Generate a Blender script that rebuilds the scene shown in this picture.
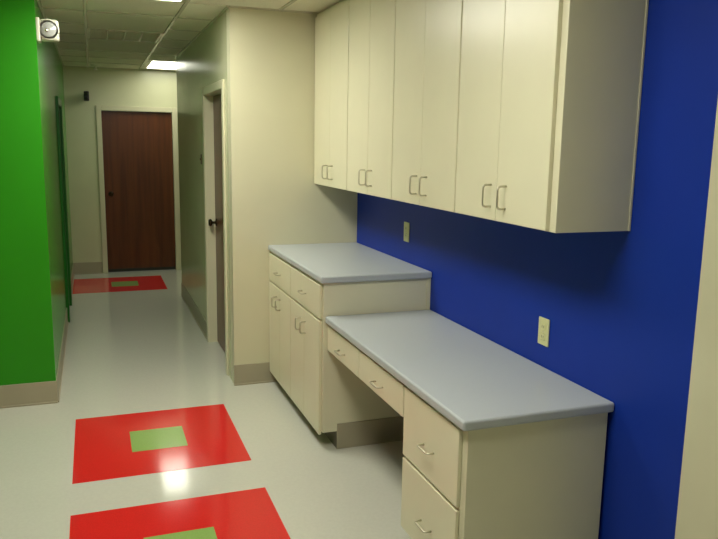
import bpy, bmesh, math
from mathutils import Vector, Matrix

for o in list(bpy.data.objects):
    bpy.data.objects.remove(o)
scn = bpy.context.scene
C = scn.collection

# ------------------------------------------------------------------ camera
CAM = Vector((0.1647, -3.7258, 1.7231))
yaw, pitch, roll, FPX = 0.3493, -0.1723, 0.0164, 730.7
fw = Vector((math.sin(yaw)*math.cos(pitch), math.cos(yaw)*math.cos(pitch), math.sin(pitch)))
rt = Vector((math.cos(yaw), -math.sin(yaw), 0))
up = rt.cross(fw)
r2 = rt*math.cos(roll) + up*math.sin(roll)
u2 = -rt*math.sin(roll) + up*math.cos(roll)
cd = bpy.data.cameras.new('camera')
cd.sensor_fit = 'HORIZONTAL'; cd.sensor_width = 36.0
cd.lens = FPX/718*36.0
cd.clip_start = 0.05
cam = bpy.data.objects.new('camera', cd)
C.objects.link(cam)
cam.matrix_world = Matrix(((r2.x, u2.x, -fw.x, CAM.x), (r2.y, u2.y, -fw.y, CAM.y), (r2.z, u2.z, -fw.z, CAM.z), (0, 0, 0, 1)))
scn.camera = cam

# ------------------------------------------------------------------ world, exposure
w = bpy.data.worlds.new('world'); scn.world = w
w.use_nodes = True
w.node_tree.nodes['Background'].inputs[0].default_value = (0.9, 0.9, 0.8, 1)
w.node_tree.nodes['Background'].inputs[1].default_value = 0.05
vs = scn.view_settings
vs.view_transform = 'Standard'; vs.look = 'None'; vs.gamma = 1; vs.use_curve_mapping = False
vs.exposure = 0.6
LIGHT_COL = (1.0, 0.98, 0.87)
LIGHT_COL_FAR = (1.0, 1.0, 0.84)
LIGHT_FAR = 5.6
LIGHT = 13.0          # ceiling troffer diffusers

# ------------------------------------------------------------------ materials
def lin(c):
    c = c/255
    return c/12.92 if c <= 0.04045 else ((c+0.055)/1.055)**2.4
def rgb(r, g, b): return (lin(r), lin(g), lin(b), 1)

def mat(name, col, rough=0.5, var=0.0, scale=8.0, bump=0.0, bscale=200.0, metal=0.0, coat=0.0, spec=0.5, stretch=(1, 1, 1), col2=None):
    m = bpy.data.materials.new(name); m.use_nodes = True
    nt = m.node_tree; b = nt.nodes['Principled BSDF']
    b.inputs['Base Color'].default_value = col
    b.inputs['Roughness'].default_value = rough
    b.inputs['Metallic'].default_value = metal
    b.inputs['Specular IOR Level'].default_value = spec
    b.inputs['Coat Weight'].default_value = coat
    b.inputs['Coat Roughness'].default_value = 0.06
    tc = nt.nodes.new('ShaderNodeTexCoord'); mp = nt.nodes.new('ShaderNodeMapping')
    mp.inputs['Scale'].default_value = stretch
    nt.links.new(tc.outputs['Object'], mp.inputs['Vector'])
    if var > 0 or col2:
        n = nt.nodes.new('ShaderNodeTexNoise'); n.inputs['Scale'].default_value = scale; n.inputs['Detail'].default_value = 6
        nt.links.new(mp.outputs[0], n.inputs['Vector'])
        r = nt.nodes.new('ShaderNodeValToRGB')
        r.color_ramp.elements[0].position = 0.35; r.color_ramp.elements[1].position = 0.65
        c2 = col2 or tuple(min(1, c*(1+var)) for c in col[:3])+(1,)
        c1 = col if col2 else tuple(c*(1-var) for c in col[:3])+(1,)
        r.color_ramp.elements[0].color = c1; r.color_ramp.elements[1].color = c2
        nt.links.new(n.outputs['Fac'], r.inputs[0]); nt.links.new(r.outputs[0], b.inputs['Base Color'])
    if bump > 0:
        n2 = nt.nodes.new('ShaderNodeTexNoise'); n2.inputs['Scale'].default_value = bscale; n2.inputs['Detail'].default_value = 3
        nt.links.new(mp.outputs[0], n2.inputs['Vector'])
        bp = nt.nodes.new('ShaderNodeBump'); bp.inputs['Strength'].default_value = bump; bp.inputs['Distance'].default_value = 0.002
        nt.links.new(n2.outputs['Fac'], bp.inputs['Height']); nt.links.new(bp.outputs[0], b.inputs['Normal'])
    return m

def emit(name, col, s):
    m = bpy.data.materials.new(name); m.use_nodes = True
    b = m.node_tree.nodes['Principled BSDF']
    b.inputs['Base Color'].default_value = (0.8, 0.8, 0.8, 1)
    b.inputs['Emission Color'].default_value = (*col, 1); b.inputs['Emission Strength'].default_value = s
    return m

M = {}
M['cream'] = mat('cream_wall_paint', rgb(209, 206, 174), 0.32, 0.02, 3, 0.06, 120, spec=0.45)
M['corridor'] = mat('corridor_wall_paint', rgb(208, 208, 172), 0.26, 0.02, 3, 0.04, 60, spec=0.5)
M['green'] = mat('green_wall_paint', rgb(44, 142, 16), 0.4, 0.02, 3, 0.06, 120, spec=0.3)
M['greengloss'] = mat('glossy_green_wall_paint', rgb(48, 150, 20), 0.24, 0.02, 3, 0.04, 60, spec=0.5)
M['dkgreen'] = mat('green_trim_paint', rgb(30, 100, 30), 0.4, 0.02, 3, spec=0.3)
M['blue'] = mat('blue_wall_paint', rgb(14, 49, 150), 0.5, 0.03, 4, 0.08, 120, spec=0.25)
M['floor'] = mat('waxed_vinyl_floor', rgb(200, 200, 186), 0.09, 0.02, 60, 0.05, 4, spec=0.5)
M['red'] = mat('red_vinyl_tile', rgb(216, 38, 36), 0.11, 0.06, 160, 0.05, 4)
M['ltgreen'] = mat('green_vinyl_tile', rgb(140, 174, 94), 0.11, 0.05, 160, 0.05, 4)
M['base'] = mat('vinyl_cove_base', rgb(166, 158, 133), 0.4, 0.02, 6)
M['lam'] = mat('cream_cabinet_laminate', rgb(221, 217, 186), 0.3, 0.015, 5, spec=0.45)
M['lamedge'] = mat('cream_laminate_edge', rgb(224, 220, 184), 0.35)
M['counter'] = mat('grey_counter_laminate', rgb(180, 186, 188), 0.33, 0.04, 260, spec=0.45)
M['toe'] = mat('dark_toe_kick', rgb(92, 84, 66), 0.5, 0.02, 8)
M['nickel'] = mat('brushed_nickel', rgb(205, 200, 180), 0.42, metal=1.0)
M['bronze'] = mat('dark_bronze_knob', rgb(70, 56, 44), 0.3, metal=1.0)
M['wood'] = mat('red_brown_wood_veneer', rgb(82, 42, 20), 0.3, scale=2.2, col2=rgb(102, 54, 25), stretch=(9, 9, 0.5), spec=0.4)
M['trim'] = mat('cream_door_frame_paint', rgb(212, 208, 176), 0.3, 0.01, 5)
M['tile'] = mat('acoustic_ceiling_tile', rgb(222, 220, 198), 0.8, 0.04, 90, 0.5, 130)
M['tee'] = mat('painted_ceiling_tee', rgb(212, 209, 188), 0.25, 0.01, 5)
M['plastic'] = mat('white_plastic', rgb(222, 220, 200), 0.35, 0.01, 6)
M['ivory'] = mat('ivory_plastic', rgb(214, 214, 158), 0.35, 0.01, 6)
M['slot'] = mat('dark_slot', rgb(60, 58, 40), 0.5, 0.01, 6)
M['black'] = mat('black_plastic', rgb(24, 24, 22), 0.35, 0.02, 8)
M['brownplate'] = mat('brown_plastic', rgb(86, 66, 38), 0.4, 0.02, 8)
M['dark'] = mat('dark_duct', rgb(44, 46, 36), 0.7, 0.02, 8)
M['lens'] = mat('clear_ribbed_lens', rgb(176, 178, 172), 0.12, 0.03, 20, spec=0.8)
M['reflector'] = mat('lamp_reflector', rgb(235, 235, 225), 0.08, metal=1.0)
M['lamp'] = emit('troffer_diffuser', LIGHT_COL, LIGHT)
M['lampfar'] = emit('aged_troffer_diffuser', LIGHT_COL_FAR, LIGHT_FAR)

# ------------------------------------------------------------------ helpers
WORLD = {}
def box(bm, x0, x1, y0, y1, z0, z1, bev=0.0, seg=2):
    r = bmesh.ops.create_cube(bm, size=1)
    vs_ = r['verts']
    for v in vs_:
        v.co = Vector((x0+(v.co.x+.5)*(x1-x0), y0+(v.co.y+.5)*(y1-y0), z0+(v.co.z+.5)*(z1-z0)))
    if bev > 0:
        es = list({e for v in vs_ for e in v.link_edges})
        bmesh.ops.bevel(bm, geom=es, offset=bev, segments=seg, affect='EDGES', profile=0.5)
def tube(bm, pts, rad, n=8, caps=True):
    pts = [Vector(p) for p in pts]; rings = []; prev = None
    for i, p in enumerate(pts):
        a = (pts[i]-pts[i-1]).normalized() if i > 0 else None
        b = (pts[i+1]-pts[i]).normalized() if i < len(pts)-1 else None
        t = ((a or b)+(b or a)).normalized()
        if prev is None:
            ref = Vector((0.31, 0.52, 0.79)); nx = t.cross(ref).normalized()
        else:
            nx = (prev-t*prev.dot(t)).normalized()
        prev = nx; ny = t.cross(nx)
        rr = rad[i] if isinstance(rad, (list, tuple)) else rad
        rings.append([bm.verts.new(p+nx*rr*math.cos(2*math.pi*k/n)+ny*rr*math.sin(2*math.pi*k/n)) for k in range(n)])
    for A, B in zip(rings, rings[1:]):
        for k in range(n):
            bm.faces.new((A[k], A[(k+1) % n], B[(k+1) % n], B[k]))
    if caps:
        bm.faces.new(list(reversed(rings[0]))); bm.faces.new(rings[-1])
def lathe(bm, base, axis, prof, n=20):
    """prof: list of (distance along axis, radius)"""
    axis = Vector(axis).normalized(); base = Vector(base)
    tube(bm, [base+axis*d for d, _ in prof], [max(r, 1e-4) for _, r in prof], n)
def new(): return bmesh.new()
def obj(name, bm, m, parent=None, smooth=False):
    bmesh.ops.recalc_face_normals(bm, faces=bm.faces[:])
    xs = [v.co.x for v in bm.verts]; ys = [v.co.y for v in bm.verts]; zs = [v.co.z for v in bm.verts]
    org = Vector(((min(xs)+max(xs))/2, (min(ys)+max(ys))/2, min(zs)))
    for v in bm.verts: v.co -= org
    me = bpy.data.meshes.new(name); bm.to_mesh(me); bm.free()
    me.materials.append(M[m])
    if smooth:
        for p in me.polygons: p.use_smooth = True
    o = bpy.data.objects.new(name, me); C.objects.link(o)
    return place(o, org, parent)
def place(o, org, parent=None):
    WORLD[o.name] = org.copy()
    if parent is not None:
        o.parent = parent; o.location = org-WORLD[parent.name]
    else:
        o.location = org
    return o
def thing(name, loc, label, cat, group=None):
    o = bpy.data.objects.new(name, None); C.objects.link(o); o.empty_display_size = 0.1
    place(o, Vector(loc))
    return tag(o, label, cat, group)
def tag(o, label, cat, group=None):
    o['label'] = label; o['category'] = cat
    if group: o['group'] = group
    return o
def struct(o, label=None, cat=None):
    o['kind'] = 'structure'
    if label: o['label'] = label
    if cat: o['category'] = cat
    return o
def bbox(name, m, parent, x0, x1, y0, y1, z0, z1, bev=0.0, seg=2):
    bm = new(); box(bm, x0, x1, y0, y1, z0, z1, bev, seg)
    return obj(name, bm, m, parent)
def arc_pull(fixed, a, b, out, pr=0.034, rad=0.0042, cr=0.012):
    """wire pull between points a and b on a face, standing pr out along `out`, rounded corners"""
    a, b, out = Vector(a), Vector(b), Vector(out)
    d = (b-a).normalized(); pts = [a, a+out*(pr-cr)]
    for k in range(1, 5):
        t = math.pi/2*k/4
        pts.append(a+out*(pr-cr+cr*math.sin(t))+d*(cr-cr*math.cos(t)))
    for k in range(0, 5):
        t = math.pi/2*k/4
        pts.append(b+out*(pr-cr+cr*math.cos(t))-d*(cr-cr*math.sin(t)))
    pts += [b]
    bm = new(); tube(bm, pts, rad, 8)
    return obj('handle', bm, 'nickel', fixed, True)

# ------------------------------------------------------------------ dimensions
XW, YC, XO, XG, YG, YF, ZC = 1.9615, 1.2652, 1.0522, -0.1207, 1.2668, 6.1522, 2.5825
X1, Y1, Z1 = 1.2991, -0.0185, 1.004      # tall counter: front x, near end y, top z
X2, Y2, Z2 = 1.327, -1.6123, 0.7826      # desk worktop
XF, Y3, ZB = 1.637, -1.6158, 1.4271      # wall cabinets: front x, near end y, underside z
YB = -1.975                              # near end of blue paint
XL, YN = -3.2, -6.2                      # rest of the room behind the camera
YE = 4.50                                # corridor wall ends at the cross passage
BB = 0.15

# ------------------------------------------------------------------ structure
fl = bbox('floor', 'floor', None, XL-.2, 3.4, YN-.2, YF+.2, -0.12, 0.0)
struct(fl, 'glossy pale waxed vinyl floor with red and green inlaid squares', 'floor')
def inlay(x0, x1, y0, y1, gx0, gx1, gy0, gy1, name, lab):
    o = bbox('floor_inlay', 'red', fl, x0, x1, y0, y1, -0.004, 0.0010)
    o['label'] = lab
    bbox('inlay_centre', 'ltgreen', o, gx0, gx1, gy0, gy1, -0.003, 0.0016)
T = .9144; g = T/3
inlay(0, T, 0, T, g, 2*g, g, 2*g, '', 'red square with green centre between the green wall and tall counter')
ys = -0.3344-T
inlay(0, T, ys, ys+T, g, 2*g, ys+g, ys+2*g, '', 'red square with green centre beside the desk')
inlay(XG+.01, 0.93, 4.884, 4.884+T, 0.32, 0.625, 4.884+g, 4.884+2*g, '', 'red inlay with green centre before the far door')

def wall(name, m, boxes, label):
    bm = new()
    for b in boxes: box(bm, *b)
    return struct(obj(name, bm, m), label, 'wall')
wall('wall_blue', 'blue', [(XW, XW+.12, YB, YC+.12, 0, ZC+.1)], 'deep blue painted wall behind the cabinets')
wall('wall_right', 'cream', [(XW-.022, XW+.12, YN, YB, 0, ZC+.1)], 'cream wall section next to the blue wall')
wall('wall_back', 'cream', [(XO, XW, YC, YC+.12, 0, ZC+.1)], 'cream wall at the end of the cabinet run')
D2Y0, D2Y1, D2Z = 1.55, 2.47, 2.09
wall('wall_corridor_right', 'corridor', [(XO, XO+.14, YC+.12, D2Y0, 0, ZC+.1), (XO, XO+.14, D2Y1, YE, 0, ZC+.1), (XO, XO+.14, D2Y0, D2Y1, D2Z, ZC+.1)],
     'cream corridor wall with a recessed door')
wall('wall_passage', 'corridor', [(XO+.14, 3.2, YE-.14, YE, 0, ZC+.1)], 'cream wall along the cross passage')
wall('wall_passage_end', 'corridor', [(3.2, 3.32, YE-.14, YF, 0, ZC+.1)], 'cream wall closing the cross passage')
wall('wall_far', 'corridor', [(XG-.12, 0.2865, YF, YF+.12, 0, ZC+.1), (1.1721, 3.32, YF, YF+.12, 0, ZC+.1), (.2865, 1.1721, YF, YF+.12, 2.075, ZC+.1)],
     'cream wall with brown door at the corridor end')
D3Y0, D3Y1, D3Z = 3.58, 4.28, 2.03
wall('wall_corridor_left', 'greengloss', [(XG-.12, XG, YG+.12, D3Y0, 0, ZC+.1), (XG-.12, XG, D3Y1, YF, 0, ZC+.1), (XG-.12, XG, D3Y0, D3Y1, D3Z, ZC+.1),
     (XG-.004, XG, YG+.0005, YG+.12, 0, ZC+.1)], 'green corridor wall with a dark green door frame')
wall('wall_green', 'green', [(XL, XG-.004, YG, YG+.12, 0, ZC+.1)], 'bright green painted wall beside the corridor')
wall('wall_left', 'cream', [(XL-.12, XL, YN, YG+.12, 0, ZC+.1)], 'cream side wall of the room')
wall('wall_near', 'cream', [(XL-.12, XW+.12, YN-.12, YN, 0, ZC+.1)], 'cream rear wall of the room')

# ceiling with lay-in grid
cl = bbox('ceiling', 'tile', None, XL-.12, 3.32, YN-.12, YF+.12, ZC+.012, ZC+.11)
struct(cl, 'suspended ceiling of off-white acoustic tiles', 'ceiling')
LIGHTS = [(0.165, 0.775, 0.03, 1.25), (0.775, 1.385, 4.91, 6.00), (0.165, 0.775, -2.41, -1.19)]
VENT = (0.165, 0.775, 2.72, 3.33)
REG = [(XL, XW, YN, YC), (XG, XO, YC, YE), (XG, 3.2, YE, YF)]
def overlaps(a, b): return a[0] < b[1]-1e-3 and b[0] < a[1]-1e-3 and a[2] < b[3]-1e-3 and b[2] < a[3]-1e-3
tile_cache = {}
tees_y = {}
for k in range(-6, 6):
    cx0, cx1 = 0.165+.61*k, 0.165+.61*(k+1)
    rows = [1.25+.61*j for j in range(-13, 10)]
    if k == 0:
        rows = [r for r in rows if r <= 1.87] + [2.72, 3.33, 4.30, 4.91, 5.52, 6.13, 6.74]
    for a, b in zip(rows, rows[1:]):
        for R in REG:
            x0, x1, y0, y1 = max(cx0, R[0]), min(cx1, R[1]), max(a, R[2]), min(b, R[3])
            if x1-x0 < .03 or y1-y0 < .03: continue
            cell = (x0, x1, y0, y1)
            if any(overlaps(cell, L) for L in LIGHTS) or overlaps(cell, VENT): continue
            key = (round(x1-x0, 3), round(y1-y0, 3))
            if key not in tile_cache:
                bm = new(); hx, hy = (x1-x0)/2-.011, (y1-y0)/2-.011
                box(bm, -hx, hx, -hy, hy, 0, .010, .003, 1)
                me = bpy.data.meshes.new('ceiling_tile'); bm.to_mesh(me); bm.free(); me.materials.append(M['tile'])
                tile_cache[key] = me
            o = bpy.data.objects.new('ceiling_tile', tile_cache[key]); C.objects.link(o)
            place(o, Vector(((x0+x1)/2, (y0+y1)/2, ZC+.002)), cl)
def tee(x0, x1, y0, y1):
    bbox('ceiling_tee', 'tee', cl, x0, x1, y0, y1, ZC-.004, ZC+.012)
for k in range(-5, 6):
    x = .165+.61*k
    for R in REG:
        if R[0]+.02 < x < R[1]-.02: tee(x-.011, x+.011, R[2], R[3])
for j in range(-12, 9):
    y = 1.25+.61*j
    for R in REG:
        if not (R[2]+.02 < y < R[3]-.02): continue
        edges = [R[0]]+[.165+.61*k for k in range(-5, 6) if R[0]+.02 < .165+.61*k < R[1]-.02]+[R[1]]
        for a, b in zip(edges, edges[1:]):
            s = (a+.011, b-.011, y-.011, y+.011)
            if any(overlaps(s, (L[0], L[1], L[2]+.03, L[3]-.03)) for L in LIGHTS): continue
            if abs(a-.165) < .01 and y > 1.87 and y < 4.8: continue
            tee(*s)
for y in (2.72, 3.33, 4.30): tee(.176, .764, y-.011, y+.011)
# wall angles
for x0, x1, y0, y1 in [(XO, XF-.02, YC-.018, YC), (XG, XG+.018, YC, YF), (XO-.018, XO, YC, YE), (XG, 3.2, YF-.018, YF)]:
    bbox('wall_angle', 'tee', cl, x0, x1, y0, y1, ZC-.005, ZC+.011)

# baseboards
def base(name, x0, x1, y0, y1, nx, ny, label):
    """thin vinyl cove base with a foot that flares out in direction (nx, ny)"""
    bm = new(); box(bm, x0, x1, y0, y1, 0.0, BB, .0015, 1)
    fx0, fx1, fy0, fy1 = x0+min(0, nx*.008), x1+max(0, nx*.008), y0+min(0, ny*.008), y1+max(0, ny*.008)
    box(bm, fx0, fx1, fy0, fy1, 0.0, .012, .003, 2)
    struct(obj(name, bm, 'base'), label, 'baseboard')
th = .006
base('baseboard_back', XO-.004, 1.405, YC-th, YC, 0, -1, 'tan vinyl base under the cream wall')
base('baseboard_green', XL, XG+.004, YG-th, YG, 0, -1, 'tan vinyl base under the green wall')
base('baseboard_corridor_left', XG, XG+th, YG, 3.50, 1, 0, 'vinyl base along the left corridor wall')
base('baseboard_corridor_end', XG, XG+th, 4.36, YF-th, 1, 0, 'vinyl base past the green door frame')
base('baseboard_far', XG+th, .2345, YF-th, YF, 0, -1, 'vinyl base left of the brown door')
base('baseboard_corridor_right', XO-th, XO, 2.55, YE, -1, 0, 'vinyl base past the recessed door')

# ------------------------------------------------------------------ doors
def knob(parent, base_, axis, m='bronze', r=.027):
    bm = new()
    lathe(bm, base_, axis, [(0, .033), (.006, .033), (.009, .028), (.012, .012), (.032, .011), (.038, .018), (.046, r), (.058, r), (.066, r*.75), (.068, .001)])
    return obj('door_knob', bm, m, parent, True)
def frame_x(name, y_face, x0, x1, zt, cw, proud, depth, m, label):
    """casing + jambs round an opening in a wall facing -y"""
    bm = new()
    box(bm, x0-cw, x0+.012, y_face-proud, y_face, 0, zt+cw, .003, 1)
    box(bm, x1-.012, x1+cw, y_face-proud, y_face, 0, zt+cw, .003, 1)
    box(bm, x0+.012, x1-.012, y_face-proud, y_face, zt-.012, zt+cw, .003, 1)
    box(bm, x0, x0+.012, y_face, y_face+depth, 0, zt)
    box(bm, x1-.012, x1, y_face, y_face+depth, 0, zt)
    box(bm, x0, x1, y_face, y_face+depth, zt-.012, zt)
    return struct(obj(name, bm, m), label, 'door frame')
frame_x('trim_1', YF, .2865, 1.1721, 2.075, .05, .018, .11, 'trim', 'cream frame round the far brown door')
d1 = bbox('door_1', 'wood', None, .3005, 1.1581, YF+.03, YF+.07, .008, 2.061, .002, 1)
struct(d1, 'closed brown wooden flush door at the corridor end', 'door')
knob(d1, (.375, YF+.03, 1.02), (0, -1, 0))
bbox('kick_strip', 'dark', d1, .31, 1.15, YF+.024, YF+.03, .01, .045)

def frame_y(name, xf, s, y0, y1, zt, cw, proud, depth, m, label):
    """casing + jambs round an opening in a wall whose face is at xf; s = direction out of the wall"""
    def bx(a, b, *r):
        box(bm, min(a, b), max(a, b), *r)
    bm = new()
    bx(xf, xf+s*proud, y0-cw, y0+.012, 0, zt+cw, .003, 1)
    bx(xf, xf+s*proud, y1-.012, y1+cw, 0, zt+cw, .003, 1)
    bx(xf, xf+s*proud, y0+.012, y1-.012, zt-.012, zt+cw, .003, 1)
    bx(xf, xf-s*depth, y0, y0+.012, 0, zt)
    bx(xf, xf-s*depth, y1-.012, y1, 0, zt)
    bx(xf, xf-s*depth, y0, y1, zt-.012, zt)
    return struct(obj(name, bm, m), label, 'door frame')
frame_y('trim_2', XO, -1, D2Y0, D2Y1, D2Z, .05, .014, .139, 'trim', 'cream frame of the recessed corridor door')
d2 = bbox('door_2', 'wood', None, XO+.068, XO+.108, D2Y0+.015, D2Y1-.015, .008, D2Z-.015, .002, 1)
struct(d2, 'closed brown wooden door recessed in the right corridor wall', 'door')
knob(d2, (XO+.068, 2.385, 1.045), (-1, 0, 0), r=.031)
bm = new()
for z in (1.0,): box(bm, XO+.035, XO+.055, D2Y1-.0135, D2Y1-.012, z, z+.05)
obj('strike_plate', bm, 'nickel', d2)
frame_y('trim_3', XG, 1, D3Y0, D3Y1, D3Z, .06, .024, .119, 'dkgreen', 'green painted frame of the left corridor door')
d3 = bbox('door_3', 'dkgreen', None, XG-.06, XG-.02, D3Y0+.015, D3Y1-.015, .008, D3Z-.015, .002, 1)
struct(d3, 'green door in the left corridor wall', 'door')

# ------------------------------------------------------------------ ceiling fixtures
def troffer(L, label, lamp='lamp', fwid=.03):
    x0, x1, y0, y1 = L; e = .013
    t = thing('ceiling_light', ((x0+x1)/2, (y0+y1)/2, ZC-.004), label, 'light', 'recessed ceiling lights')
    bm = new()
    for b in [(x0+e, x0+e+fwid, y0+e, y1-e), (x1-e-fwid, x1-e, y0+e, y1-e), (x0+e+fwid, x1-e-fwid, y0+e, y0+e+fwid), (x0+e+fwid, x1-e-fwid, y1-e-fwid, y1-e)]:
        box(bm, *b, ZC-.003, ZC+.0115)
    obj('light_frame', bm, 'tee', t)
    bbox('diffuser', lamp, t, x0+e+fwid, x1-e-fwid, y0+e+fwid, y1-e-fwid, ZC+.001, ZC+.008)
troffer(LIGHTS[0], 'recessed ceiling light above the corridor entrance by the cabinets')
troffer(LIGHTS[1], 'recessed ceiling light in front of the far brown door', 'lampfar', .06)
troffer(LIGHTS[2], 'recessed ceiling light above the floor beside the desk')

x0, x1, y0, y1 = VENT
vt = thing('air_vent', ((x0+x1)/2, (y0+y1)/2, ZC-.004), 'louvered air return grille in the corridor ceiling', 'vent')
bm = new(); e = .013; fwid = .02
for b in [(x0+e, x0+e+fwid, y0+e, y1-e), (x1-e-fwid, x1-e, y0+e, y1-e), (x0+e+fwid, x1-e-fwid, y0+e, y0+e+fwid), (x0+e+fwid, x1-e-fwid, y1-e-fwid, y1-e)]:
    box(bm, *b, ZC-.003, ZC+.0115)
obj('vent_frame', bm, 'tee', vt)
bbox('vent_back', 'base', vt, x0+.034, x1-.034, y0+.034, y1-.034, ZC+.0085, ZC+.0115)
for k in range(1, 4):
    x = x0+.034+(x1-x0-.068)*k/4
    bbox('divider', 'tee', vt, x-.006, x+.006, y0+.034, y1-.034, ZC-.003, ZC+.008)
for k in range(14):
    y = y0+.05+k*.0385
    bbox('slat', 'tile', vt, x0+.034, x1-.034, y, y+.012, ZC+.001, ZC+.007)

bm = new()
lathe(bm, (.25, 5.82, ZC+.001), (0, 0, -1), [(0, .06), (.006, .06), (.018, .042), (.020, .016), (.05, .014), (.054, .032), (.058, .032), (.060, .001)], 16)
tag(obj('sprinkler_head', bm, 'plastic', None, True), 'small white sprinkler head on the ceiling near the far wall', 'sprinkler')

# ------------------------------------------------------------------ wall cabinets
def door_panel(parent, name, xface, y0, y1, z0, z1, thick=.0155, m='lam'):
    return bbox(name, m, parent, xface, xface+thick, y0, y1, z0, z1, .0025, 2)
NCAB = 4
cw = (YC-Y3)/NCAB
labels = ['cream two-door wall cabinet tucked against the cream end wall',
          'cream two-door wall cabinet second from the cream end wall',
          'cream two-door wall cabinet third from the cream end wall',
          'cream two-door wall cabinet with its exposed side panel above the desk end']
for i in range(NCAB):
    ya = YC-cw*(i+1)+(.0005 if i < NCAB-1 else 0); yb = YC-cw*i-.0005
    if i == 0: yb = YC-.001
    t = thing('wall_cabinet', ((XF+XW)/2, (ya+yb)/2, ZB), labels[i], 'cabinet', 'wall cabinets over the counters')
    bm = new()
    box(bm, XF+.010, XW-.001, ya, yb, ZB, ZC-.006, .0015, 1)
    obj('body', bm, 'lam', t)
    nearm = .036 if i == NCAB-1 else .005
    farm = .012 if i == 0 else .005
    d0, d1_ = ya+nearm, yb-farm
    mid = (ya+nearm+yb-farm)/2
    zt = ZC-.03
    gp = (.0006, .002, .0006, .0012)[i]
    for (a, b, sgn) in ((d0, mid-gp, 1), (mid+gp, d1_, -1)):
        d = door_panel(t, 'door', XF-.007, a, b, ZB+.004, zt, .017)
        yh = mid-.015+(-.055 if sgn == 1 else .055)
        arc_pull(d, (XF-.007, yh, 1.483), (XF-.007, yh, 1.568), (-1, 0, 0), pr=.036)
    if i == NCAB-1:
        bbox('scribe_strip', 'lam', t, XW-.010, XW-.001, ya-.003, ya, ZB, ZC-.006, .001, 1)

# ------------------------------------------------------------------ tall base cabinets
XD = X1+.005           # door faces
XB = XD+.016            # face frame plane
YH = 0.004             # exposed end panel plane
ZU = Z1-.038
top = bbox('countertop', 'counter', None, X1, XW-.001, Y1, YC-.001, ZU, Z1, .009, 3)
tag(top, 'grey laminate countertop on the tall base cabinets', 'countertop')
mid_y = 0.655
for i, (ya, yb, lab) in enumerate([(mid_y+.0005, YC-.001, 'cream base cabinet against the cream end wall, under the tall counter'),
                                   (YH, mid_y-.0005, 'cream base cabinet with exposed end panel next to the desk')]):
    t = thing('base_cabinet', ((XB+XW)/2, (ya+yb)/2, 0), lab, 'cabinet', 'base cabinets under the tall counter')
    bm = new(); box(bm, XB, XW-.001, ya, yb, .105, ZU-.0005, .0015, 1); obj('body', bm, 'lam', t)
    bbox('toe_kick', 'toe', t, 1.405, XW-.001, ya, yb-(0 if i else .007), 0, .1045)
    nm = .022 if i == 1 else .004
    fm = .012 if i == 0 else .004
    a, b = ya+nm, yb-fm
    dr = door_panel(t, 'drawer', XD, a, b, .760, ZU-.016)
    yc_ = (a+b)/2
    arc_pull(dr, (XD, yc_-.042, .850), (XD, yc_+.042, .850), (-1, 0, 0), pr=.030)
    mid = (a+b)/2
    for (p0, p1, s) in ((a, mid-.0015, -1), (mid+.0015, b, 1)):
        d = door_panel(t, 'door', XD, p0, p1, .088, .746)
        yh = mid+.02+s*.052
        arc_pull(d, (XD, yh, .610), (XD, yh, .680), (-1, 0, 0), pr=.034)
    if i == 1:
        bbox('base_strip', 'base', t, 1.405, XW-.001, ya-.006, ya, 0, .15, .0015, 1)
        bbox('scribe_strip', 'lamedge', t, XW-.024, XW-.001, ya-.006, ya, .16, ZU-.0005, .001, 1)

# ------------------------------------------------------------------ desk
Y4 = YH-.0075
ZD = Z2-.038
dt = bbox('desk_worktop', 'counter', None, X2, XW-.001, Y2, Y4, ZD, Z2, .009, 3)
tag(dt, 'long low grey laminate desk worktop along the blue wall', 'countertop')
XDD = X2+.014; XDB = XDD+.016
YP = -1.065
t = thing('knee_drawer_unit', ((XDB+XW)/2, (Y4+YP)/2, .60), 'shallow two-drawer unit hung under the desk worktop over the knee space', 'drawers')
bm = new(); box(bm, XDB, XDB+.45, YP+.0015, Y4-.001, .605, ZD-.0005, .0015, 1); obj('body', bm, 'lam', t)
seam = -.515
for a, b in ((seam+.002, Y4-.006), (YP+.006, seam-.002)):
    d = door_panel(t, 'drawer', XDD, a, b, .592, ZD-.012)
    yc_ = (a+b)/2
    arc_pull(d, (XDD, yc_-.045, .648), (XDD, yc_+.045, .648), (-1, 0, 0), pr=.030)
YE2 = Y2+.020
t = thing('drawer_pedestal', ((XDB+XW)/2, (YP+YE2)/2, 0), 'cream desk pedestal with stacked drawers and exposed end panel', 'drawers')
bm = new(); box(bm, XDB, XW-.014, YE2, YP, .10, ZD-.0005, .0015, 1); obj('body', bm, 'lam', t)
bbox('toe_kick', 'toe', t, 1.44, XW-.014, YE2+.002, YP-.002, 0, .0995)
for z0, z1 in ((.434, ZD-.014), (.108, .420)):
    d = door_panel(t, 'drawer', XDD, YE2+.036, YP-.004, z0, z1)
    yc_ = (YE2+.028+YP-.004)/2
    zp = .560 if z0 > .4 else .238
    arc_pull(d, (XDD, yc_-.045, zp), (XDD, yc_+.045, zp), (-1, 0, 0), pr=.030)

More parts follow.
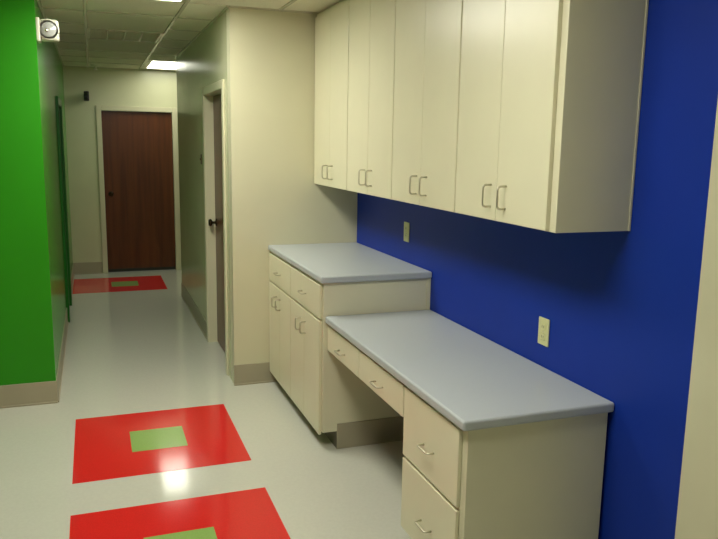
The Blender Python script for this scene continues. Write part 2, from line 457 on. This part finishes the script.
# ------------------------------------------------------------------ small wall fittings
def outlet(yc_, zc_, label):
    t = thing('wall_outlet', (XW, yc_, zc_-.058), label, 'outlet', 'ivory outlet plates on the blue wall')
    bbox('cover_plate', 'ivory', t, XW-.007, XW, yc_-.038, yc_+.038, zc_-.06, zc_+.06, .003, 2)
    for dz in (-.022, .022):
        r = bbox('receptacle', 'ivory', t, XW-.0095, XW-.006, yc_-.017, yc_+.017, zc_+dz-.015, zc_+dz+.015, .003, 2)
        for dy in (-.006, .006):
            bbox('slot', 'slot', r, XW-.0099, XW-.009, yc_+dy-.0012, yc_+dy+.0012, zc_+dz-.005, zc_+dz+.006)
    bm = new(); lathe(bm, (XW-.0065, yc_, zc_), (-1, 0, 0), [(0, .0035), (.0012, .0035), (.0018, .001)], 10)
    obj('screw', bm, 'nickel', t)
outlet(.357, 1.187, 'ivory outlet plate on the blue wall above the tall counter')
outlet(-1.134, .935, 'ivory outlet plate on the blue wall above the low desk')

# brown plate by the recessed door
t = thing('wall_switch', (XO, 2.72, 1.52), 'small brown switch plate beside the recessed corridor door', 'switch')
bbox('switch_plate', 'brownplate', t, XO-.006, XO, 2.685, 2.755, 1.515, 1.60, .002, 1)
bbox('toggle', 'brownplate', t, XO-.014, XO-.005, 2.714, 2.726, 1.548, 1.567, .002, 1)

# black box on the far wall
t = thing('wall_sensor', (.135, YF, 2.17), 'small black sensor box on the far wall beside the door', 'sensor')
bbox('mount_arm', 'black', t, .12, .15, YF-.05, YF, 2.20, 2.25, .003, 1)
bbox('housing', 'black', t, .105, .165, YF-.13, YF-.05, 2.17, 2.285, .008, 2)
for z in (2.202, 2.252):
    bm = new(); lathe(bm, (.135, YF-.129, z), (0, -1, 0), [(0, .02), (.006, .02), (.009, .014), (.010, .001)], 14)
    obj('lens', bm, 'black', t, True)

# emergency light at the corner of green wall
t = thing('emergency_light', (XG, YG+.06, 2.30), 'white emergency lamp head with round lens at the green wall corner', 'lamp')
bbox('back_plate', 'plastic', t, XG+.0002, XG+.022, YG+.005, YG+.135, 2.298, 2.438, .006, 2)
bm = new()
box(bm, XG+.02, XG+.128, YG+.03, YG+.115, 2.306, 2.434, .018, 3)
obj('lamp_housing', bm, 'plastic', t)
cxl, czl = XG+.070, 2.370
bm = new(); lathe(bm, (cxl, YG+.034, czl), (0, -1, 0), [(0, .062), (.016, .062), (.020, .060), (.020, .055), (.008, .053)], 28)
obj('lens_ring', bm, 'plastic', t, True)
bm = new(); lathe(bm, (cxl, YG+.028, czl), (0, -1, 0), [(0, .054), (.008, .053), (.016, .042), (.023, .026), (.026, .001)], 28)
ln = obj('lens', bm, 'lens', t, True)
bm = new(); lathe(bm, (cxl-.012, YG+.010, czl-.006), (0, -1, 0), [(0, .012), (.006, .012), (.011, .007), (.012, .001)], 14)
obj('bulb', bm, 'reflector', ln, True)
